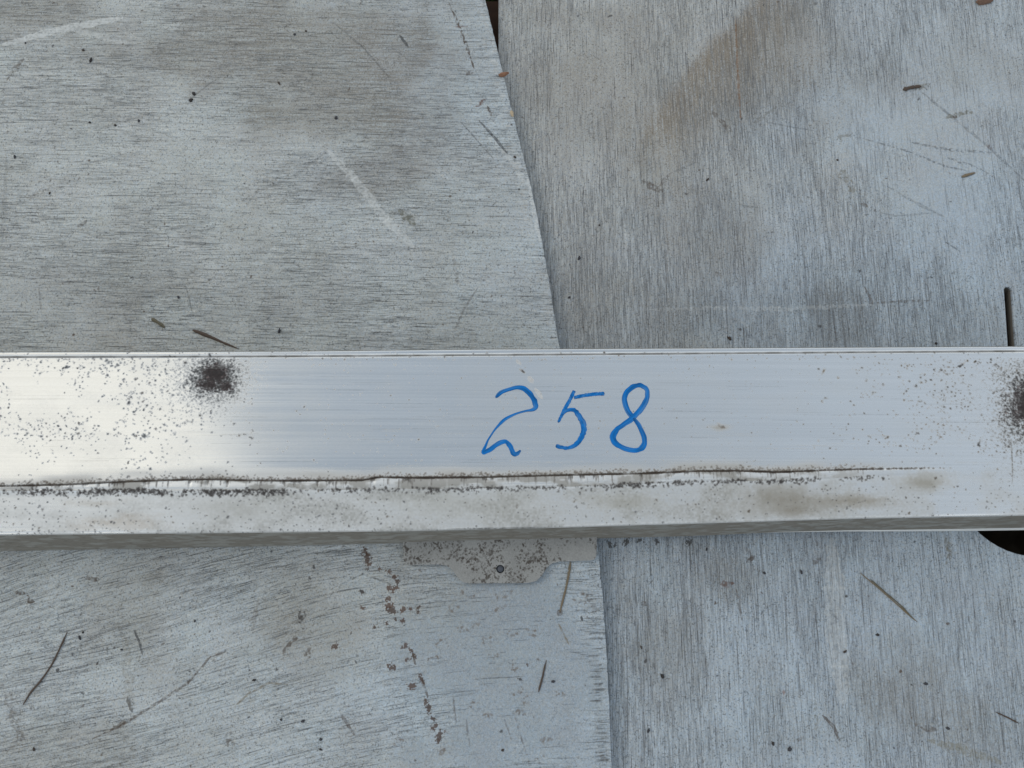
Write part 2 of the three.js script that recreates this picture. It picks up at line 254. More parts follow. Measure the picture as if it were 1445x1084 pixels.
{
  const m = L(TR, YR);
  m([[1038, 25], [1041, 100], [1046, 180]], 3.5, [0.2, 0.1, 0.04], 0.6, 0.8); m([[906, 255], [920, 264], [935, 270]], 10, BROWN, 0.6, 0.9); m([[932, 262], [945, 245]], 5, BROWN, 0.5, 0.9); m([[945, 245], [985, 228]], 3, GREY, 0.3); m([[1006, 158], [1015, 168], [1032, 185]], 8, BROWN, 0.5, 1.1); m([[1065, 172], [1095, 152]], 6, [0.1, 0.09, 0.06], 0.45, 1);
  m([[1290, 126], [1312, 119]], 9, [0.12, 0.1, 0.06], 0.6, 0.8); m([[1298, 128], [1340, 162], [1395, 207], [1447, 256]], 4.5, GREY, 0.42, 0.8); m([[1335, 166], [1372, 158]], 8, [0.12, 0.11, 0.07], 0.6, 1); m([[1345, 165], [1350, 164]], 5, BROWN, 0.9);
  m([[1212, 194], [1280, 213], [1335, 235], [1375, 243]], 3, GREY, 0.55, 1); m([[1285, 201], [1340, 211], [1400, 216]], 4.5, GREY, 0.5, 1.2); m([[1335, 222], [1375, 235], [1397, 246]], 4, GREY, 0.5, 1.2); m([[1357, 250], [1376, 244]], 5, BROWN, 0.75, 0.5); m([[1393, 205], [1402, 209]], 7, RUST, 0.4, 1); m([[1252, 263], [1285, 282], [1332, 306]], 4.5, GREY, 0.35, 0.8); m([[1240, 300], [1265, 305], [1320, 300]], 3, GREY, 0.3);
  m([[1133, 190], [1150, 250], [1162, 305], [1178, 400]], 5, GREY, 0.2, 0.7); m([[1080, 172], [1150, 185]], 3, GREY, 0.35); m([[1187, 240], [1205, 270]], 14, [0.16, 0.14, 0.09], 0.5, 1.2); m([[1180, 198], [1200, 190]], 10, [0.14, 0.12, 0.08], 0.5, 1.2); m([[1215, 288], [1224, 291]], 6, BROWN, 0.7, 0.7); m([[1043, 288], [1050, 291], [1070, 293]], 3, GREY, 0.6); m([[1335, 342], [1355, 355]], 3, GREY, 0.6); m([[1020, 392], [1010, 385]], 7, BROWN, 0.4); m([[1430, 330], [1440, 345]], 14, GREY, 0.3, 1.2);
  m([[915, 437], [1010, 435], [1100, 436], [1235, 430]], 6, PALE, 0.24, 1.0); m([[1220, 405], [1228, 420], [1232, 430]], 4, BROWN, 0.55); m([[1228, 428], [1260, 426], [1315, 424]], 4, BROWN, 0.5, 0.9); m([[940, 400], [943, 345], [938, 300]], 3, BROWN, 0.25, 1);
  m([[1174, 765], [1177, 830], [1184, 940], [1190, 990]], 26, PALE, 0.3, 0.6); m([[1150, 762], [1160, 775]], 4, BROWN, 0.5); m([[1335, 758], [1342, 775], [1336, 795]], 9, [0.14, 0.12, 0.07], 0.5, 1); m([[1018, 825], [1035, 823]], 8, RUST, 0.7, 0.8); m([[1039, 832], [1047, 875]], 3, BROWN, 0.6, 0.8); m([[1054, 793], [1064, 785]], 6, BROWN, 0.85, 0.7); m([[1150, 795], [1157, 785]], 11, BROWN, 0.5, 1.2); m([[1050, 770], [1062, 790]], 5, BROWN, 0.3); m([[905, 850], [912, 854]], 8, BROWN, 0.5, 1); m([[880, 845], [884, 840]], 3, BROWN, 0.5);
  m([[1151, 990], [1152, 1030]], 5, [0.13, 0.12, 0.08], 0.5, 0.9); m([[1161, 1010], [1176, 1025], [1185, 1046]], 4, BROWN, 0.75, 0.6); m([[1170, 860], [1180, 872]], 3, GREY, 0.4); m([[1310, 1045], [1350, 1055], [1412, 1076]], 10, [0.2, 0.18, 0.12], 0.45, 0.8); m([[1300, 1027], [1322, 1030]], 6, BROWN, 0.6, 0.9); m([[1315, 1013], [1322, 1020]], 8, GREY, 0.4, 1); m([[1105, 977], [1107, 977]], 7, [0.2, 0.1, 0.07], 0.7, 0.5); m([[1125, 1045], [1132, 1042]], 6, BROWN, 0.4); m([[930, 1000], [928, 990]], 6, BROWN, 0.3);
  for (const [x, y] of [[860, 768], [868, 770], [903, 763], [926, 764], [972, 766], [885, 765]]) { const q = at(x, y, YR); TR.blob(q[0], q[1], (1.6 + 1.8 * R()) * PX, [0.04, 0.034, 0.028], 0.8, { seed: x, ragged: 1.2, sq: 1 + R(), ang: R() * 3 }); }
}
// small dark specks everywhere
for (const [S, h, n] of [[TL, 0, 2600], [TR, YR, 1500]]) for (let i = 0; i < n; i++) {
  const x = lerp(S.x0, S.x1, R()), z = lerp(S.z0, S.z1, R()); if (fbm(x * 25, z * 25, 200, 3) < 0.42 + 0.2 * R()) continue;
  const brown = R() < 0.5; S.blob(x, z, (0.55 + 2.0 * R() * R() * R()) * PX, brown ? [0.09, 0.06, 0.04] : [0.045, 0.042, 0.042], 0.45 + 0.45 * R(), { seed: i, sq: 1 + 1.2 * R(), ang: R() * 3 });
}
const woodL = TL.textures(), woodR = TR.textures();
const woodMat = (t, s) => new THREE.MeshStandardMaterial({ map: t.map, bumpMap: t.bump, bumpScale: s, roughnessMap: t.orm, roughness: 1, metalness: 0 });
const matL = woodMat(woodL, 0.0006), matR = woodMat(woodR, 0.0006);
const plyMat = new THREE.MeshStandardMaterial({ color: new THREE.Color(0.17, 0.155, 0.135), roughness: 0.95 }), plyDark = new THREE.MeshStandardMaterial({ color: new THREE.Color(0.09, 0.075, 0.06), roughness: 0.95 });

function slab(shape, y0, y1, bevel) {
  const g = new THREE.ExtrudeGeometry(shape, { depth: y1 - y0 - 2 * bevel, bevelEnabled: bevel > 0, bevelThickness: bevel, bevelSize: bevel, bevelOffset: -bevel, bevelSegments: 2, curveSegments: 24 });
  g.rotateX(-Math.PI / 2); g.translate(0, y0 + bevel, 0); return g;
}
{ // left board
  const edge = []; const key = [[660, -110], [685, 0], [709, 100], [732, 195], [753, 280], [771, 375], [790, 492], [815, 630], [842, 765], [851, 850], [858, 960], [863, 1084], [866, 1200]];
  const curve = new THREE.CatmullRomCurve3(key.map(([x, y]) => { const [a, b] = at(x, y, 0); return new THREE.Vector3(a, 0, b); }));
  const r = rngOf(55);
  for (let i = 0; i <= 420; i++) { const p = curve.getPoint(i / 420); edge.push([p.x + 0.0009 * (fbm(p.z * 260, 1, 12, 3) - 0.5) + (r() < 0.05 ? -0.0006 * r() : 0), p.z]); }
  edge.sort((a, b) => a[1] - b[1]);
  const mk = (inset) => { const s = new THREE.Shape(); s.moveTo(-0.9, -edge[0][1]); for (const [x, z] of edge) s.lineTo(x - inset, -z); s.lineTo(-0.9, -edge[edge.length - 1][1]); s.closePath(); return s; };
  const b = thing('plywood_board', -0.3, 0, 0);
  const ins = (n, g, m, S) => { if (S) S.uv(g); g.translate(0.3, 0, 0); return mesh(n, g, m, b); };
  ins('face_veneer', slab(mk(0), -0.0022, 0, 0.0003), matL, TL);
  ins('core_ply', slab(mk(0.0006), -0.0068, -0.0023, 0.0001), plyDark);
  ins('back_veneer', slab(mk(0.0002), -0.0092, -0.0069, 0.0001), plyMat);
  tag(b, 'weathered grey plywood board with sideways grain and curved right edge, left of picture', 'board');
}
{ // right board, with slot and round hole
  const s = new THREE.Shape(); const x0 = at(703, 100, YR)[0];
  s.moveTo(x0, 0.42); s.lineTo(x0, -0.36); s.lineTo(0.95, -0.36); s.lineTo(0.95, 0.42); s.closePath();
  const [hx, hz] = at(1450, 678, YR), hr = at(1450 + 106, 678, YR)[0] - hx;
  const hole = new THREE.Path(); hole.absarc(hx, -hz, hr, 0, Math.PI * 2, true); s.holes.push(hole);
  const [sx, sz] = at(1422.5, 410, YR), [ex, ez] = at(1432, 545, YR), w = 5.6 * PX, a = Math.atan2(ez - sz, ex - sx);
  const pts = []; for (let i = 0; i <= 14; i++) { const t = a + Math.PI / 2 + Math.PI * i / 14; pts.push([sx + Math.cos(t) * w, sz + Math.sin(t) * w]); } for (let i = 0; i <= 14; i++) { const t = a - Math.PI / 2 + Math.PI * i / 14; pts.push([ex + Math.cos(t) * w, ez + Math.sin(t) * w]); }
  const slot = new THREE.Path(); slot.moveTo(pts[0][0], -pts[0][1]); for (const [x, z] of pts.slice(1)) slot.lineTo(x, -z); slot.closePath(); s.holes.push(slot);
  const b = thing('plywood_board', 0.4, 0, 0);
  const ins = (n, g, m, S) => { if (S) S.uv(g); g.translate(-0.4, 0, 0); return mesh(n, g, m, b); };
  ins('face_veneer', slab(s, YR - 0.0025, YR, 0.0004), matR, TR);
  ins('core_ply', slab(s, YR - 0.0085, YR - 0.0026, 0), plyMat); ins('inner_ply', slab(s, YR - 0.0125, YR - 0.0086, 0), plyDark); ins('back_veneer', slab(s, YR - 0.015, YR - 0.0126, 0), plyMat);
  tag(b, 'weathered grey plywood board with upright grain, a slot and a round hole, right of picture', 'board');
}
{ // timber bearer under the gap
  const g = new THREE.BoxGeometry(0.5, 0.045, 0.16, 60, 2, 40), p = g.attributes.position, c = new Float32Array(p.count * 3);
  for (let i = 0; i < p.count; i++) { const n = fbm(p.getX(i) * 12, p.getZ(i) * 300, 44, 3); p.setY(i, p.getY(i) + 0.001 * n); c.set([0.05 + 0.06 * n, 0.026 + 0.03 * n, 0.016 + 0.018 * n], i * 3); }
  g.setAttribute('color', new THREE.BufferAttribute(c, 3)); g.computeVertexNormals();
  const m = mesh('timber_bearer', g, new THREE.MeshStandardMaterial({ vertexColors: true, roughness: 0.9 })); const z1 = at(695, 2, -0.0235)[1];
  m.position.set(0, -0.0465, z1 + 0.08); tag(m, 'dark red brown timber under the gap between the two boards', 'timber');
  const bl = []; const r = rngOf(77);
  for (let i = 0; i < 420; i++) { const k = new THREE.ConeGeometry(0.0012, 0.05 * (0.6 + 0.7 * r()), 3, 2); k.translate(0, 0.025, 0); k.rotateX((r() - 0.5) * 1.4); k.rotateZ((r() - 0.5) * 1.4); k.translate((r() - 0.5) * 0.22 - 0.01, GROUND, z1 - 0.005 - r() * 0.09); bl.push(k); }
  tag(mesh('grass', mergeGeometries(bl), new THREE.MeshStandardMaterial({ color: new THREE.Color(0.09, 0.16, 0.035), roughness: 0.8 })), 'green grass beyond the timber at the top of the gap', null, null, 'stuff');
}

// ---------------------------------------------------------------- the aluminium beam
const BX = 0.46;
const hAt = (f) => (p) => f((p - 722.5) * PX * 0.93);              // height of a beam line under a photograph column
const zT = lineAt([[-220, 498], [0, 497], [400, 496], [700, 493], [900, 492], [1445, 489], [1640, 488]], hAt(topY));
const zG = lineAt([[-220, 504], [0, 503.5], [400, 502.5], [700, 500.5], [1445, 495], [1640, 494]], hAt(topY));
const zC = lineAt([[-220, 688], [0, 685.5], [90, 683.5], [160, 680], [240, 677], [300, 676], [345, 677.5], [400, 678], [510, 677.5], [535, 673], [590, 674], [680, 673], [800, 670], [900, 668], [985, 664.5], [1040, 664], [1100, 666], [1200, 662], [1300, 660.5], [1445, 660], [1640, 658]], hAt(topY));
const zL = lineAt([[-220, 694], [0, 690.5], [160, 690], [300, 691], [400, 690], [600, 688], [800, 685], [1000, 677], [1100, 676.5], [1200, 672], [1300, 667], [1445, 664], [1640, 662]], hAt((x) => topY(x) - 0.001));
const zB = lineAt([[-220, 758], [0, 755.5], [400, 751.5], [560, 750], [800, 744.5], [1200, 732.5], [1445, 728], [1640, 724]], hAt((x) => topY(x) - 0.006));
const zA = lineAt([[-220, 783], [0, 778.5], [400, 771], [560, 767.5], [800, 761.5], [1200, 752], [1445, 748.5], [1640, 746]], hAt(baseY));
const creaseAmp = (x) => sst(-0.4, -0.27, x) * sst(0.3, 0.16, x);
const toothed = (x) => { const n = vn(x * 560, 3, 61), k = vn(x * 150, 8, 62); return sst(0.55, 0.72, n) * sst(0.15, 0.6, k); };   // notches in the torn lip
function faceY(x, z) {                                             // height of the upper skin at plan position x, z
  const g = zG(x), c = zC(x), l = zL(x), b = zB(x), amp = creaseAmp(x);
  let y = topY(x) + 0.00025 * (fbm(x * 9, z * 14, 40, 2) - 0.5);
  if (z < g) { y += 0.0006; }
  const groove = (z - g) / 0.0006; y -= 0.0011 * Math.exp(-groove * groove);
  if (z > l) { const t = (z - l) / (b - l); y -= 0.0008 * amp * sst(0, 0.12, t) + 0.0050 * t; }
  else if (z > c) y -= 0.0008 * amp * 0;
  // roll down into the torn crease above the lip
  const up = (c - z); if (up > 0 && up < 0.008) y -= 0.0005 * amp * sst(0.008, 0.0, up);
  const cr = (z - c - 0.0002) / 0.0005; y -= 0.0012 * amp * Math.exp(-cr * cr);
  if (z > c && z < l + 0.001) { const t = (z - c) / (l - c), tooth = toothed(x); y += amp * (0.00035 * Math.sin(Math.PI * clamp(t, 0, 1)) * (0.7 + 0.5 * vn(x * 90, 5, 63)) - 0.0003 * tooth * sst(1.0, 0.2, t)); }
  const ll = (z - l) / 0.0007; y -= 0.0004 * amp * Math.exp(-ll * ll);
  return y;
}
// metal sheet
const ZF0 = 0.0, ZF1 = 0.16;
const TB = new Sheet(2048, 512, -0.47, 0.47, -0.02, 0.13);
{
  const r = rngOf(909);
  TB.each((k, x, z) => {
    const s = vn(x * 5, z * 1400, 1) - 0.5, s2 = vn(x * 14, z * 3200, 2) - 0.5, s3 = vn(x * 2.5, z * 380, 3) - 0.5, p = fbm(x * 16, z * 30, 4, 4) - 0.5;
    const o = k * 3, Lm = 0.89 * (1 + 0.05 * s + 0.05 * s2 + 0.05 * p); TB.c[o] = Lm; TB.c[o + 1] = Lm; TB.c[o + 2] = Lm * 0.985;
    TB.me[k] = 0.93; const cz = sst(0.003, 0.0005, Math.abs(z - (zC(x) + zL(x)) / 2)) * creaseAmp(x); TB.ro[k] = 0.145 + 0.06 * s + 0.05 * s2 + 0.04 * s3 + 0.08 * p + 0.32 * cz; TB.hgt[k] = 0.6 + 0.09 * s + 0.07 * s2 + 0.05 * s3;
    // dried film of grime, thicker on the lower flange
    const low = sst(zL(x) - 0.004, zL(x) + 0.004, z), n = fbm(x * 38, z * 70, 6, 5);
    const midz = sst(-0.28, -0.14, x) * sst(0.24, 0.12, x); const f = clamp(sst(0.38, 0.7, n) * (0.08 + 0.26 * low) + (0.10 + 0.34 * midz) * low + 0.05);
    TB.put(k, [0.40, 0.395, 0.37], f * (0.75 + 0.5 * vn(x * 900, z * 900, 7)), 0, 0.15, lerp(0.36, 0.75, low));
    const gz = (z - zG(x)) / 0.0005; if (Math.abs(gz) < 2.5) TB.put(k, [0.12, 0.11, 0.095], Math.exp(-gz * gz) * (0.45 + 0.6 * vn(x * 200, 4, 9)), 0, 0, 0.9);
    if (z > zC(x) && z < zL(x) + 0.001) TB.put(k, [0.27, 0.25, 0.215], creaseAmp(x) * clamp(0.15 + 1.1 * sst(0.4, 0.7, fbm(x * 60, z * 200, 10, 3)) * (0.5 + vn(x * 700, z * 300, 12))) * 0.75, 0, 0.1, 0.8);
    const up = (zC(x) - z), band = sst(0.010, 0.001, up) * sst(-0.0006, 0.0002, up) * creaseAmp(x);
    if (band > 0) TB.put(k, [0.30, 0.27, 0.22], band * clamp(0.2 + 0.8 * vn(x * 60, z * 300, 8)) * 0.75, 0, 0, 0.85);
  });
  const W = (x, y, d = 0) => at(x, y, topY((x - 722) * PX * 0.93) - d);
  const DIRT = { dh: 0.12, met: 0, ro: 0.95 };
  // brown stains on the lower flange and upper face
  for (const [x, y, rx, ry, c, a] of [[150, 738, 60, 9, [0.34, 0.26, 0.17], 0.5], [130, 710, 55, 5, [0.34, 0.27, 0.18], 0.35], [190, 728, 40, 5, [0.34, 0.26, 0.17], 0.4], [1200, 708, 70, 11, [0.27, 0.23, 0.17], 0.6], [1105, 705, 14, 26, [0.25, 0.22, 0.17], 0.45], [1120, 722, 30, 8, [0.26, 0.23, 0.18], 0.4], [1300, 680, 26, 14, [0.3, 0.27, 0.21], 0.45], [870, 710, 60, 16, [0.34, 0.32, 0.26], 0.35], [640, 715, 130, 22, [0.34, 0.33, 0.28], 0.3], [330, 715, 80, 18, [0.34, 0.33, 0.29], 0.3], [1015, 605, 10, 5, [0.25, 0.22, 0.17], 0.4]]) {
    const [cx, cz] = W(x, y, 0.003); for (let i = 0; i < 26; i++) TB.blob(cx + (r() + r() - 1) * rx * PX * 0.9, cz + (r() + r() - 1) * ry * PX * 0.9, ry * PX * (0.25 + 0.5 * r()), c, a * 0.15, { met: 0.1, ro: 0.8, ragged: 0.9, seed: i + x, sq: 1.6 + 4 * r(), dh: 0.01 });
  }
  const fleck = (x, z, s, c, a) => { let fx = x, fz = z; const n = 1 + Math.floor(r() * 4); for (let q = 0; q < n; q++) { TB.blob(fx, fz, s * (0.5 + 0.7 * r()), c, a, { ...DIRT, ragged: 0.9, seed: q + Math.floor(x * 1e5), sq: 1 + r(), ang: r() * 3 }); fx += (r() - 0.5) * s * 3.2; fz += (r() - 0.5) * s * 3.2; } };
  const dk = () => { const v = 0.045 + 0.10 * r(); return r() < 0.3 ? [v * 1.25, v, v * 0.75] : [v, v, v * 1.04]; };
  const band = (n, x0, x1, y0, y1, wx, s) => { for (let i = 0; i < n; i++) { const X = lerp(x0, x1, r()), Y = lerp(y0, y1, r()); if (r() > wx(X, Y)) continue; const [a, b] = W(X, Y, Y > 690 ? 0.003 : 0); fleck(a, b, s * PX * (0.16 + 0.58 * r() * r() * r()), dk(), 0.25 + 0.65 * r()); } };
  band(6500, -120, 470, 506, 672, (X, Y) => clamp(1.25 - (X + 60) / 430) * (Y > 620 ? 0.35 : 0.9) * sst(0.3, 0.6, fbm(X / 40, Y / 40, 13, 3)), 2.0);
  band(700, -120, 560, 692, 756, (X) => clamp(1.0 - X / 800), 2.0);
  band(800, 380, 1445, 684, 748, () => 0.75, 1.7);
  band(700, 450, 1150, 506, 668, () => 0.8, 1.1);
  band(3400, 1080, 1600, 508, 640, (X, Y) => sst(1100, 1400, X) * sst(0.3, 0.6, fbm(X / 40, Y / 40, 14, 3)), 2.3);
  band(200, 1150, 1600, 640, 728, () => 0.7, 1.7);
  band(700, -120, 1600, 497, 508, (X, Y) => 0.35 + 0.5 * (Y > 504), 1.5);
  band(700, -120, 1600, 746, 758, (X) => 0.5, 1.3);
  // clods of soot-black grime: thousands of overlapping grains, thinning out at the rim
  const clod = (x, y, rx, ry, n) => { for (let i = 0; i < n; i++) { const t = r() * 6.283, q = Math.abs(r() + r() + r() - 1.5) * 1.35 * (0.45 + 1.1 * fbm(Math.cos(t) * 1.7 + x, Math.sin(t) * 1.7, 15, 3)); const Y = y + Math.sin(t) * q * ry + (r() - 0.5) * 3; if (Y < 505 + 3 * r()) continue; const [a, b] = W(x + Math.cos(t) * q * rx, Y); const v = q > 0.2 && r() < 0.07 ? 0.22 : 0.022 + 0.045 * r() * r(); TB.blob(a, b, PX * (0.4 + 1.3 * r() * r()) * (1.25 - 0.5 * Math.min(q, 1.4)), [v * (q < 0.35 ? 1.3 : 1.05), v, v * 0.96], clamp((1.0 - 0.5 * q) * (0.4 + 0.6 * r()), 0.12, 1), { ...DIRT, dh: 0.2, ragged: 0.9, seed: i }); } };
  clod(303, 528, 56, 46, 4800); clod(288, 543, 40, 24, 500); clod(321, 546, 36, 22, 450); clod(300, 545, 62, 52, 420); clod(1450, 572, 62, 96, 7500); clod(1462, 572, 40, 70, 2500); clod(1440, 575, 110, 84, 800);
  // dark grit packed in the crease and caught under the torn lip
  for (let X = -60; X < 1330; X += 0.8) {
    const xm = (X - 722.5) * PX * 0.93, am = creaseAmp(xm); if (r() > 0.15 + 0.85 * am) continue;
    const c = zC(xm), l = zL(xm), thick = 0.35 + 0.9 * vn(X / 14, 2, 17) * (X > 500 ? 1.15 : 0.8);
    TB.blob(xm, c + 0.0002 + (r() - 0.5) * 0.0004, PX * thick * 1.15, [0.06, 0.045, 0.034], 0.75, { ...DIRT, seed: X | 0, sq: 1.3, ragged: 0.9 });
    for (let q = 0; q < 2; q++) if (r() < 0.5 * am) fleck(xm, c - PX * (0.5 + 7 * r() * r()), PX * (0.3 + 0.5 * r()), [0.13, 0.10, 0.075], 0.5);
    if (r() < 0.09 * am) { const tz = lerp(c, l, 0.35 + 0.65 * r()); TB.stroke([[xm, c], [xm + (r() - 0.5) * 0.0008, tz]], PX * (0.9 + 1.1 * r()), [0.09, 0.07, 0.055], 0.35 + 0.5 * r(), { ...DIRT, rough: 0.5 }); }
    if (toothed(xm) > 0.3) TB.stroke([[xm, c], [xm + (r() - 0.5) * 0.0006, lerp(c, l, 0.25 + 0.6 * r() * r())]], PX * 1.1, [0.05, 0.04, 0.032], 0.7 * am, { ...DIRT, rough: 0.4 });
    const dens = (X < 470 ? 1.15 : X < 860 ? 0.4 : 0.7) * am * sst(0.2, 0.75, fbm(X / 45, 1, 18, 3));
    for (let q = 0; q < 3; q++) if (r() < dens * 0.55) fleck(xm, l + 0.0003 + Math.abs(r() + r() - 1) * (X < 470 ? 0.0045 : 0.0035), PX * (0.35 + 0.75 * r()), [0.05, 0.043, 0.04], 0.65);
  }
  // scratches and tool marks
  for (let i = 0; i < 70; i++) { const X = r() * 1445, Y = 510 + 150 * r(); TB.stroke([W(X, Y), W(X + 20 + 90 * r(), Y + (r() - 0.5) * 2)], PX * 0.9, r() < 0.5 ? [0.5, 0.49, 0.46] : [0.3, 0.29, 0.27], 0.3, { dh: -0.2, rough: 0.6 }); }
  for (let i = 0; i < 40; i++) { const X = 480 + r() * 900; TB.stroke([W(X, 600 + r() * 60), W(X + 30 + 60 * r(), 600 + r() * 60)].map((q, j, all) => [q[0], all[0][1]]), PX * 0.8, [0.36, 0.34, 0.3], 0.3, { dh: -0.1, rough: 0.8, met: 0.2, ro: 0.7 }); }
  const sc = (p, w, c, a) => TB.stroke(p.map(([x, y]) => W(x, y)), w * PX, c, a, { ...DIRT, rough: 0.6, dh: -0.2 });
  sc([[729, 508], [735, 515]], 4, [0.3, 0.26, 0.22], 0.5); sc([[733, 520], [741, 527]], 3, [0.06, 0.05, 0.045], 0.9); sc([[746, 532], [752, 540]], 6, [0.34, 0.3, 0.27], 0.5); sc([[755, 548], [765, 562]], 5, [0.38, 0.34, 0.3], 0.45); sc([[1427, 620], [1429, 660], [1430, 683]], 1.3, [0.08, 0.07, 0.06], 0.9); sc([[1012, 597], [1023, 604]], 5, [0.13, 0.1, 0.08], 0.7); sc([[630, 745.5], [700, 744.5], [770, 743]], 1.6, [0.06, 0.055, 0.05], 0.7);
}
const metalT = TB.textures();
const metal = new THREE.MeshPhysicalMaterial({ map: metalT.map, bumpMap: metalT.bump, bumpScale: 0.00006, roughnessMap: metalT.orm, metalnessMap: metalT.orm, roughness: 1, metalness: 1 });
// wall sheet: length by height
const TW = new Sheet(2048, 128, -0.47, 0.47, 0, 0.07);
{
  const r = rngOf(313);
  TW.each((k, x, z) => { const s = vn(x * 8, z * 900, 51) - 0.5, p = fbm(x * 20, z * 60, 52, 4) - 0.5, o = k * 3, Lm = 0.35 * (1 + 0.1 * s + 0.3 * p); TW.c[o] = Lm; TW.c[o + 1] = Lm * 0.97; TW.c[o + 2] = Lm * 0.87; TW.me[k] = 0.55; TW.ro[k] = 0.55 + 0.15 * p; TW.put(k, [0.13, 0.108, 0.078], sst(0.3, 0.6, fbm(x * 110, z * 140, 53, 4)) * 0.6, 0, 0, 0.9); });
  for (let i = 0; i < 2400; i++) TW.blob(lerp(-0.47, 0.47, r()), 0.07 * r(), PX * (0.5 + 1.6 * r() * r()), [0.06, 0.055, 0.045], 0.5, { met: 0, ro: 0.95, seed: i, sq: 1 + 2 * r() });
}
const wallT = TW.textures();
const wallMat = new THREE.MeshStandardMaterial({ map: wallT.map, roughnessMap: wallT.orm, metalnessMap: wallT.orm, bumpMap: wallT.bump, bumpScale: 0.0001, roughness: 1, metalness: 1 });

const beam = thing('aluminium_beam', 0, 0, 0.05);
tag(beam, 'long dented aluminium beam lying across both boards, marked with three blue handwritten digits', 'metal beam');
function loft(rows, cols, fn) {                                    // fn(u 0..1 along, j) -> [x, y, z, u, v]
  const pos = new Float32Array((rows + 1) * cols * 3), uv = new Float32Array((rows + 1) * cols * 2), idx = [];
  for (let i = 0; i <= rows; i++) for (let j = 0; j < cols; j++) { const q = fn(i / rows, j), k = i * cols + j; pos.set([q[0], q[1], q[2] - 0.05], k * 3); uv.set([q[3], q[4]], k * 2); if (i < rows && j < cols - 1) { const b = k + cols; idx.push(k, k + 1, b, b, k + 1, b + 1); } }
  const g = new THREE.BufferGeometry(); g.setAttribute('position', new THREE.BufferAttribute(pos, 3)); g.setAttribute('uv', new THREE.BufferAttribute(uv, 2)); g.setIndex(idx); g.computeVertexNormals(); return g;
}
const uvB = (x, z) => [(x - TB.x0) / (TB.x1 - TB.x0), 1 - (z - TB.z0) / (TB.z1 - TB.z0)];
const faceRow = (x, zs) => zs;
{
  const ROWS = 1300;
  // z stations across: rim, groove, main face, crease, lower flange
  const rimZ = (x, n) => Array.from({ length: n }, (_, j) => lerp(zT(x), zG(x) - 0.0002, j / (n - 1)));
  const rim = loft(500, 8, (u, j) => { const x = lerp(-BX, BX, u), z = rimZ(x, 8)[j]; const e = j === 0 ? -0.0007 : 0; return [x, faceY(x, z) + e, z, ...uvB(x, z)]; });
  mesh('top_rim', rim, metal, beam);
  const N1 = 26, N2 = 22;                                          // face columns, crease columns
  const main = loft(700, N1 + 6, (u, j) => { const x = lerp(-BX, BX, u), g = zG(x), c = zC(x) - 0.008; const z = j < 6 ? lerp(g - 0.0002, g + 0.002, j / 6) : lerp(g + 0.002, c, (j - 6) / (N1 - 1)); return [x, faceY(x, z), z, ...uvB(x, z)]; });
  mesh('upper_face', main, metal, beam);
  const cre = loft(ROWS, 40, (u, j) => { const x = lerp(-BX, BX, u), a = zC(x) - 0.008, c = zC(x) - 0.0015, l = zL(x) + 0.0025; const z = j < 8 ? lerp(a, c, j / 8) : lerp(c, l, (j - 8) / 31); return [x, faceY(x, z), z, ...uvB(x, z)]; });
  tag(mesh('torn_crease', cre, metal, beam), 'cracked grimy crease running along the beam');
  const SH = 0.0028;                                               // radius of the shoulder
  const low = loft(700, 26, (u, j) => {
    const x = lerp(-BX, BX, u), l = zL(x) + 0.0025, b = zB(x), a = zA(x);
    if (j < 17) { const z = lerp(l, b - SH, j / 16); return [x, faceY(x, z), z, ...uvB(x, z)]; }
    const t = (j - 16) / 9 * 1.35, y0 = faceY(x, b - SH); const z = b - SH + Math.sin(t) * SH, y = y0 - (1 - Math.cos(t)) * SH; return [x, y, z, ...uvB(x, z)];
  });
  mesh('lower_flange', low, metal, beam);
  const uvW = (x, y) => [(x - TW.x0) / (TW.x1 - TW.x0), 1 - y / 0.07];
  const wallTop = (x) => { const b = zB(x), t = 1.35; return [b - SH + Math.sin(t) * SH, faceY(x, b - SH) - (1 - Math.cos(t)) * SH]; };
  const wall = loft(400, 12, (u, j) => { const x = lerp(-BX, BX, u), [z0, y0] = wallTop(x), t = j / 11, y1 = baseY(x) + 0.0002; const z = lerp(z0, zA(x) - 0.0002 - 0.0014 * sst(0.11, 0.2, x), t), y = lerp(y0, y1, t) + 0.0003 * (fbm(x * 25, t * 3, 71, 2) - 0.5); return [x, y, z, ...uvW(x, t * 0.06)]; });
  mesh('side_wall', wall, wallMat, beam);
  // foot of the wall: a thin turned-out lip, wider towards the right end
  const lipW = (x) => -0.0015 + 0.0014 * sst(0.15, 0.33, x);
  const lip = loft(300, 6, (u, j) => { const x = lerp(0.13, BX, u), y = baseY(x) + 0.0012, z = zA(x) - 0.0016, w = 0.0016 + lipW(x); const P = [[z, y], [z + 0.0003, y - 0.0002], [z + w - 0.0002, y - 0.0002], [z + w, y - 0.0005], [z + w, y - 0.0012], [z, y - 0.0012]][j]; return [x, P[1], P[0], ...uvB(x, zB(x) - 0.012)]; });
  mesh('foot_lip', lip, new THREE.MeshStandardMaterial({ color: new THREE.Color(0.7, 0.7, 0.67), metalness: 0.6, roughness: 0.5 }), beam);
  const back = loft(200, 6, (u, j) => { const x = lerp(-BX, BX, u), z = zT(x), P = [[z, faceY(x, z) - 0.0007], [z - 0.0006, topY(x) - 0.0012], [z - 0.0006, baseY(x)], [z + 0.003, baseY(x)], [z + 0.06, baseY(x)], [zA(x) - 0.0018, baseY(x)]][j]; return [x, P[1], P[0], ...uvW(x, j * 0.01)]; });
  mesh('back_wall', back, wallMat, beam);
}
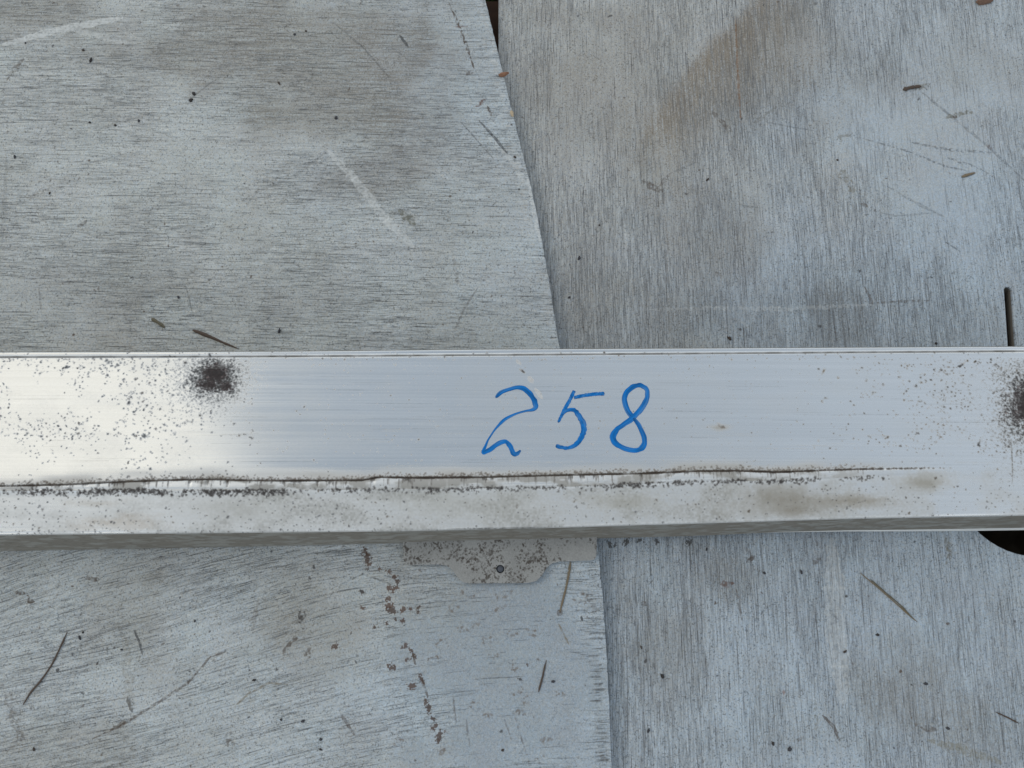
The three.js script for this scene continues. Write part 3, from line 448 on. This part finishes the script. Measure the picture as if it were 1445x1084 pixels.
{ // three handwritten digits in blue paint marker: strokes in quarter-pixel steps of the photograph
  const ink = new THREE.MeshPhysicalMaterial({ vertexColors: true, roughness: 0.55, specularIntensity: 0.4 });
  const D = [
    ['blue handwritten digit 2', [[[268, 186, 16], [300, 156, 24], [350, 134, 22], [410, 121, 24], [452, 130, 28], [490, 165, 28], [515, 207, 30], [524, 240, 30], [512, 261, 22], [460, 271, 12], [390, 292, 12], [322, 330, 18], [280, 371, 12], [235, 432, 9], [206, 488, 13], [190, 536, 22], [222, 524, 24], [260, 497, 24], [300, 473, 26], [332, 466, 26], [356, 490, 26], [373, 522, 28], [389, 548, 26], [406, 543, 22], [428, 522, 14]]]],
    ['blue handwritten digit 5', [[[770, 142, 20], [742, 200, 20], [706, 265, 20], [667, 344, 14]], [[768, 186, 20], [830, 173, 20], [900, 164, 20], [962, 161, 22]], [[690, 300, 12], [716, 272, 18], [765, 264, 22], [798, 300, 30], [825, 350, 32], [831, 395, 30], [814, 440, 28], [779, 485, 24], [730, 507, 20], [688, 503, 20], [652, 492, 24]]]],
    ['blue handwritten digit 8', [[[1150, 322, 26], [1112, 270, 32], [1090, 212, 32], [1098, 160, 28], [1140, 119, 28], [1190, 108, 26], [1228, 130, 26], [1236, 175, 28], [1210, 235, 30], [1166, 293, 30], [1118, 335, 30], [1058, 376, 26], [1022, 415, 34], [1017, 455, 34], [1050, 490, 28], [1110, 517, 28], [1178, 519, 30], [1214, 490, 32], [1211, 430, 28], [1186, 370, 24], [1148, 316, 24]]]]];
  for (const [label, strokes] of D) {
    const geos = []; let lift = 0.00012;
    for (const st of strokes) {
      const P = st.map(([x, y, w]) => { const X = 640 + x / 4.516, Y = 520 + y / 4.516, [a, b] = at(X, Y, topY((X - 722) * PX * 0.93)); return new THREE.Vector3(a, w / 4.516 * PX / 2 * 1.05, b); });
      const cv = new THREE.CatmullRomCurve3(P, false, 'centripetal'), N = 150, pts = cv.getPoints(N), A = 7;
      const pos = [], col = [], idx = [];
      const push = (c, tx, tz, w, s, capf) => { for (let q = 0; q < A; q++) { const e = q / (A - 1) * 2 - 1, off = e * w * capf * (1 + 0.32 * (vn(s * 45, e > 0 ? 2 : 9, 81) - 0.5)); const x = c.x - tz * off, z = c.z + tx * off; pos.push(x, faceY(x, z) + lift + s * 0.00012 + 0.000025 * (1 - e * e), z - 0.05); const ends = sst(0.05, 0, Math.min(s, 1 - s)), v = (0.72 + 0.62 * vn(s * 26, e * 2.2, 82)) * (1 - 0.35 * ends) * (1 - 0.14 * sst(0.6, 1, Math.abs(e))) - 0.22 * sst(0.55, 0.95, vn(s * 9 + e, 4, 83)), thin = 0.55 * sst(0.58, 0.82, vn(s * 9, e * 3.4 + 7, 84)); col.push(lerp(0.003 * v, 0.1, thin), lerp(0.145 * v, 0.26, thin), lerp(0.45 * v, 0.53, thin)); } };
      for (let i = 0; i <= N; i++) { const c = pts[i], n = pts[Math.min(N, i + 1)], p = pts[Math.max(0, i - 1)]; let tx = n.x - p.x, tz = n.z - p.z; const l = Math.hypot(tx, tz); tx /= l; tz /= l;
        const run = Math.min(i, N - i), capf = run < 4 ? Math.sqrt(1 - Math.pow(1 - (run + 0.6) / 4.6, 2)) : 1; push(c, tx, tz, c.y, i / N, capf); }
      for (let i = 0; i < N; i++) for (let q = 0; q < A - 1; q++) { const k = i * A + q, b = k + A; idx.push(k, k + 1, b, b, k + 1, b + 1); }
      const g = new THREE.BufferGeometry(); g.setAttribute('position', new THREE.Float32BufferAttribute(pos, 3)); g.setAttribute('color', new THREE.Float32BufferAttribute(col, 3)); g.setIndex(idx); g.computeVertexNormals(); geos.push(g); lift += 0.00005;
    }
    mesh('digit', mergeGeometries(geos), ink, beam).userData.label = label;
  }
}
{ // mounting tab under the beam
  const TT = new Sheet(768, 256, -0.085, 0.075, 0.06, 0.15); const r = rngOf(61);
  TT.each((k, x, z) => { const o = k * 3, p = fbm(x * 60, z * 60, 33, 4) - 0.5, g = vn(x * 1800, z * 1800, 34) - 0.5, Lm = 0.34 * (1 + 0.35 * p + 0.25 * g); TT.c[o] = Lm; TT.c[o + 1] = Lm * 0.995; TT.c[o + 2] = Lm * 0.95; TT.me[k] = 0.25; TT.ro[k] = 0.75; });
  for (let i = 0; i < 8500; i++) { const x = lerp(-0.085, 0.075, r()), z = lerp(0.06, 0.15, r()); if (fbm(x * 70, z * 70, 35, 3) < 0.36 + 0.25 * r()) continue; TT.blob(x, z, PX * (0.4 + 1.5 * r() * r()), [0.06, 0.048, 0.038], 0.4 + 0.45 * r(), { met: 0, ro: 0.95, seed: i, sq: 1 + r(), ang: r() * 3 }); }
  const t = TT.textures();
  const out = [[569, 735], [568, 764], [570, 790], [572, 796.5], [578, 797.5], [618, 796.5], [630, 798], [638, 804], [645, 814], [652, 821], [662, 823.5], [745, 823], [757, 820], [765, 812], [772, 801], [780, 794.5], [790, 792.5], [833, 791], [839, 790], [841.5, 786], [842.5, 764], [842, 735]].map(([x, y]) => at(x, y, 0.0044));
  const s = new THREE.Shape(); out.forEach(([x, z], i) => i ? s.lineTo(x, -z) : s.moveTo(x, -z)); s.closePath();
  const [rx, rz] = at(706, 803, 0.0044);
  const hole = new THREE.Path(); hole.absarc(rx, -rz, 5.4 * PX, 0, 6.2832, true); s.holes.push(hole);
  const g = slab(s, 0.0020, 0.0044, 0.0005); TT.uv(g); g.translate(0, 0, -0.05);
  const tab = tag(mesh('mounting_tab', g, new THREE.MeshStandardMaterial({ map: t.map, bumpMap: t.bump, bumpScale: 0.0002, roughnessMap: t.orm, metalnessMap: t.orm, roughness: 1, metalness: 1 }), beam), 'speckled flat tab with a dark rivet under the beam');
  const rv = new THREE.LatheGeometry([[0, 0.0011], [0.0012, 0.00105], [0.0021, 0.0007], [0.0025, 0.0002], [0.0025, 0]].map(([a, b]) => new THREE.Vector2(a, b)), 20); rv.translate(rx, 0.0024, rz - 0.05);
  mesh('rivet', rv, new THREE.MeshStandardMaterial({ color: new THREE.Color(0.1, 0.11, 0.13), roughness: 0.6, metalness: 0.4 }), tab);
}

// ---------------------------------------------------------------- loose things lying about
const twigMat = (a, b, c) => new THREE.MeshStandardMaterial({ color: new THREE.Color(a, b, c), roughness: 0.85 });
function strand(name, pts, h, w0, w1, mat, label, cat, lift = 0.0004) {
  const P = pts.map(([x, y], i) => { const [a, b] = at(x, y, h); return new THREE.Vector3(a, h + lift + (i % 2) * 0.0004, b); }), o = P[0].clone();
  const cv = new THREE.CatmullRomCurve3(P.map((p) => p.sub(o))), N = 40, g = new THREE.TubeGeometry(cv, N, 1, 7), p = g.attributes.position;
  for (let i = 0; i <= N; i++) { const c = cv.getPointAt(i / N), t = i / N, ww = lerp(w0, w1, t) * PX * 0.4 * (0.75 + 0.6 * vn(t * 12 + pts[0][0], 1, 90)) * Math.min(1, 0.35 + 6 * Math.min(t, 1 - t)); for (let j = 0; j <= 7; j++) { const k = i * 8 + j; p.setXYZ(k, c.x + (p.getX(k) - c.x) * ww, c.y + (p.getY(k) - c.y) * ww * 0.6, c.z + (p.getZ(k) - c.z) * ww); } }
  g.computeVertexNormals(); const m = mesh(name, g, mat); m.position.copy(o); return tag(m, label, cat);
}
const umber = twigMat(0.085, 0.06, 0.045), straw = twigMat(0.2, 0.155, 0.1), olive = twigMat(0.13, 0.115, 0.075), black = twigMat(0.035, 0.03, 0.028);
strand('twig', [[95, 892], [85, 915], [72, 940], [57, 962], [43, 978], [33, 995]], 0, 2.6, 3.2, umber, 'long thin curved dark twig on the lower left board', 'twig');
strand('plant_stalk', [[272, 466], [295, 475], [318, 485], [338, 493]], 0, 6.5, 2.2, umber, 'tapered brown stalk touching the top edge of the beam', 'stalk');
strand('plant_stalk', [[214, 450], [224, 456], [233, 463]], 0, 5.5, 3.5, olive, 'short olive grass stalk just above the beam, left of the brown one', 'stalk');
strand('straw', [[1213, 808], [1245, 835], [1278, 864], [1294, 878]], YR, 1.6, 2.6, straw, 'longer of two parallel tan straws on the lower right board', 'straw');
strand('straw', [[1228, 818], [1252, 839], [1272, 856], [1287, 873]], YR, 2.2, 2.0, olive, 'shorter darker straw lying along the tan one, lower right board', 'straw', 0.0009);
strand('straw', [[1405, 1005], [1420, 1012], [1438, 1021]], YR, 2.2, 2.4, umber, 'short brown straw near the lower right corner', 'straw');
strand('wood_chip', [[1274, 127], [1286, 124], [1300, 122]], YR, 8, 5, umber, 'stubby dark brown chip with a long scratch beside it, upper right board', 'chip');
strand('wood_chip', [[1357, 250], [1366, 247], [1376, 244]], YR, 5, 3.5, straw, 'small tan chip below the scratches on the upper right board', 'chip');
strand('plant_stalk', [[806, 793], [801, 820], [790, 864]], 0, 2.2, 2.8, straw, 'thin tan stalk running down beside the right end of the tab', 'stalk');
strand('straw', [[770, 935], [765, 957], [760, 976]], 0, 1.6, 2.6, umber, 'little brown straw near the lower edge of the left board', 'straw');
{ // bark flake at the top and splinters on the board edge
  const g = new THREE.IcosahedronGeometry(1, 2), p = g.attributes.position; for (let i = 0; i < p.count; i++) { const n = 0.35 + 1.3 * fbm(p.getX(i) * 1.6 + 5, p.getZ(i) * 1.6 + p.getY(i), 21, 3); p.setXYZ(i, p.getX(i) * n, p.getY(i) * n, p.getZ(i) * n); } g.computeVertexNormals();
  const put = (n, x, y, h, sx, sy, sz, rot, mat, lab, cat) => { const m = mesh(n, g, mat), [a, b] = at(x, y, h); m.scale.set(sx * PX, sy * PX, sz * PX); m.rotation.y = rot; m.position.set(a, h + sy * PX * 0.5, b); return tag(m, lab, cat); };
  put('bark_flake', 1388, 2, YR, 17, 4, 6, 0.35, twigMat(0.16, 0.095, 0.065), 'reddish brown bark flake at the top right edge', 'bark flake');
  put('splinter', 709, 106, 0, 8, 3, 3.2, 0.25, twigMat(0.26, 0.13, 0.075), 'orange brown splinter on the edge of the left board', 'splinter');
  put('splinter', 722, 161, 0, 2.6, 2.4, 5, 0.3, twigMat(0.5, 0.4, 0.27), 'pale raw wood splinter below the orange one on the board edge', 'splinter');
  // dark crumbs
  const cm = [black, twigMat(0.06, 0.045, 0.035), twigMat(0.05, 0.05, 0.055)], r = rngOf(404);
  const crumbs = [[269, 142, 4.2, 0], [274, 133, 4, 0], [118, 71, 3.4, 0], [128, 86, 4, 0], [36, 61, 2, 0], [196, 171, 3, 0], [163, 177, 3, 0], [474, 167, 4, 0], [394, 118, 3.4, 0], [416, 49, 2.6, 0], [432, 44, 2.4, 0], [394, 468, 4, 0], [21, 222, 3, 0], [127, 173, 2.6, 0], [727, 222, 3.2, 0], [252, 420, 2.4, 0], [70, 273, 3, 0], [113, 901, 3.6, 0], [117, 893, 2.4, 0], [172, 917, 3, 0], [48, 1058, 3.2, 0], [453, 1044, 3, 0], [427, 1018, 2.8, 0], [358, 960, 3.6, 0], [275, 877, 3, 0], [780, 962, 3.4, 0], [709, 1059, 3, 0], [453, 1058, 2.6, 0], [397, 1016, 2.4, 0], [817, 365, 3, 1], [803, 420, 2.4, 1], [846, 318, 2.4, 1], [998, 254, 2.8, 1], [1030, 478, 3.6, 1], [1321, 485, 3.2, 1], [1182, 226, 2.4, 1], [1131, 808, 3.4, 1], [997, 776, 2.8, 1], [1079, 809, 2.4, 1], [935, 955, 3, 1], [905, 914, 2.8, 1], [1192, 920, 3, 1], [1239, 896, 3, 1], [1307, 965, 2.8, 1], [1114, 1058, 4, 1], [1091, 1050, 2.6, 1], [915, 1032, 3, 1], [1338, 1028, 3, 1]];
  let first = null;
  for (const [x, y, s, b] of crumbs) {
    const h = b ? YR : 0, [wx, wz] = at(x, y, h); let m;
    if (!first) { m = first = mesh('dirt_crumb', g, cm[0]); } else { m = first.clone(); m.name = numbered('dirt_crumb'); m.material = cm[Math.floor(r() * 3)]; scene.add(m); }
    m.scale.set(s * PX * (0.7 + 0.7 * r()) * 0.85, s * PX * 0.5, s * PX * (0.4 + 0.4 * r()) * 0.85); m.rotation.set(0, r() * 3, 0); m.position.set(wx, h + s * PX * 0.2, wz);
    tag(m, 'tiny dark crumb of dirt lying loose on a weathered board', 'dirt crumb', 'dark crumbs scattered on the boards');
  }
}

renderer.render(scene, camera);
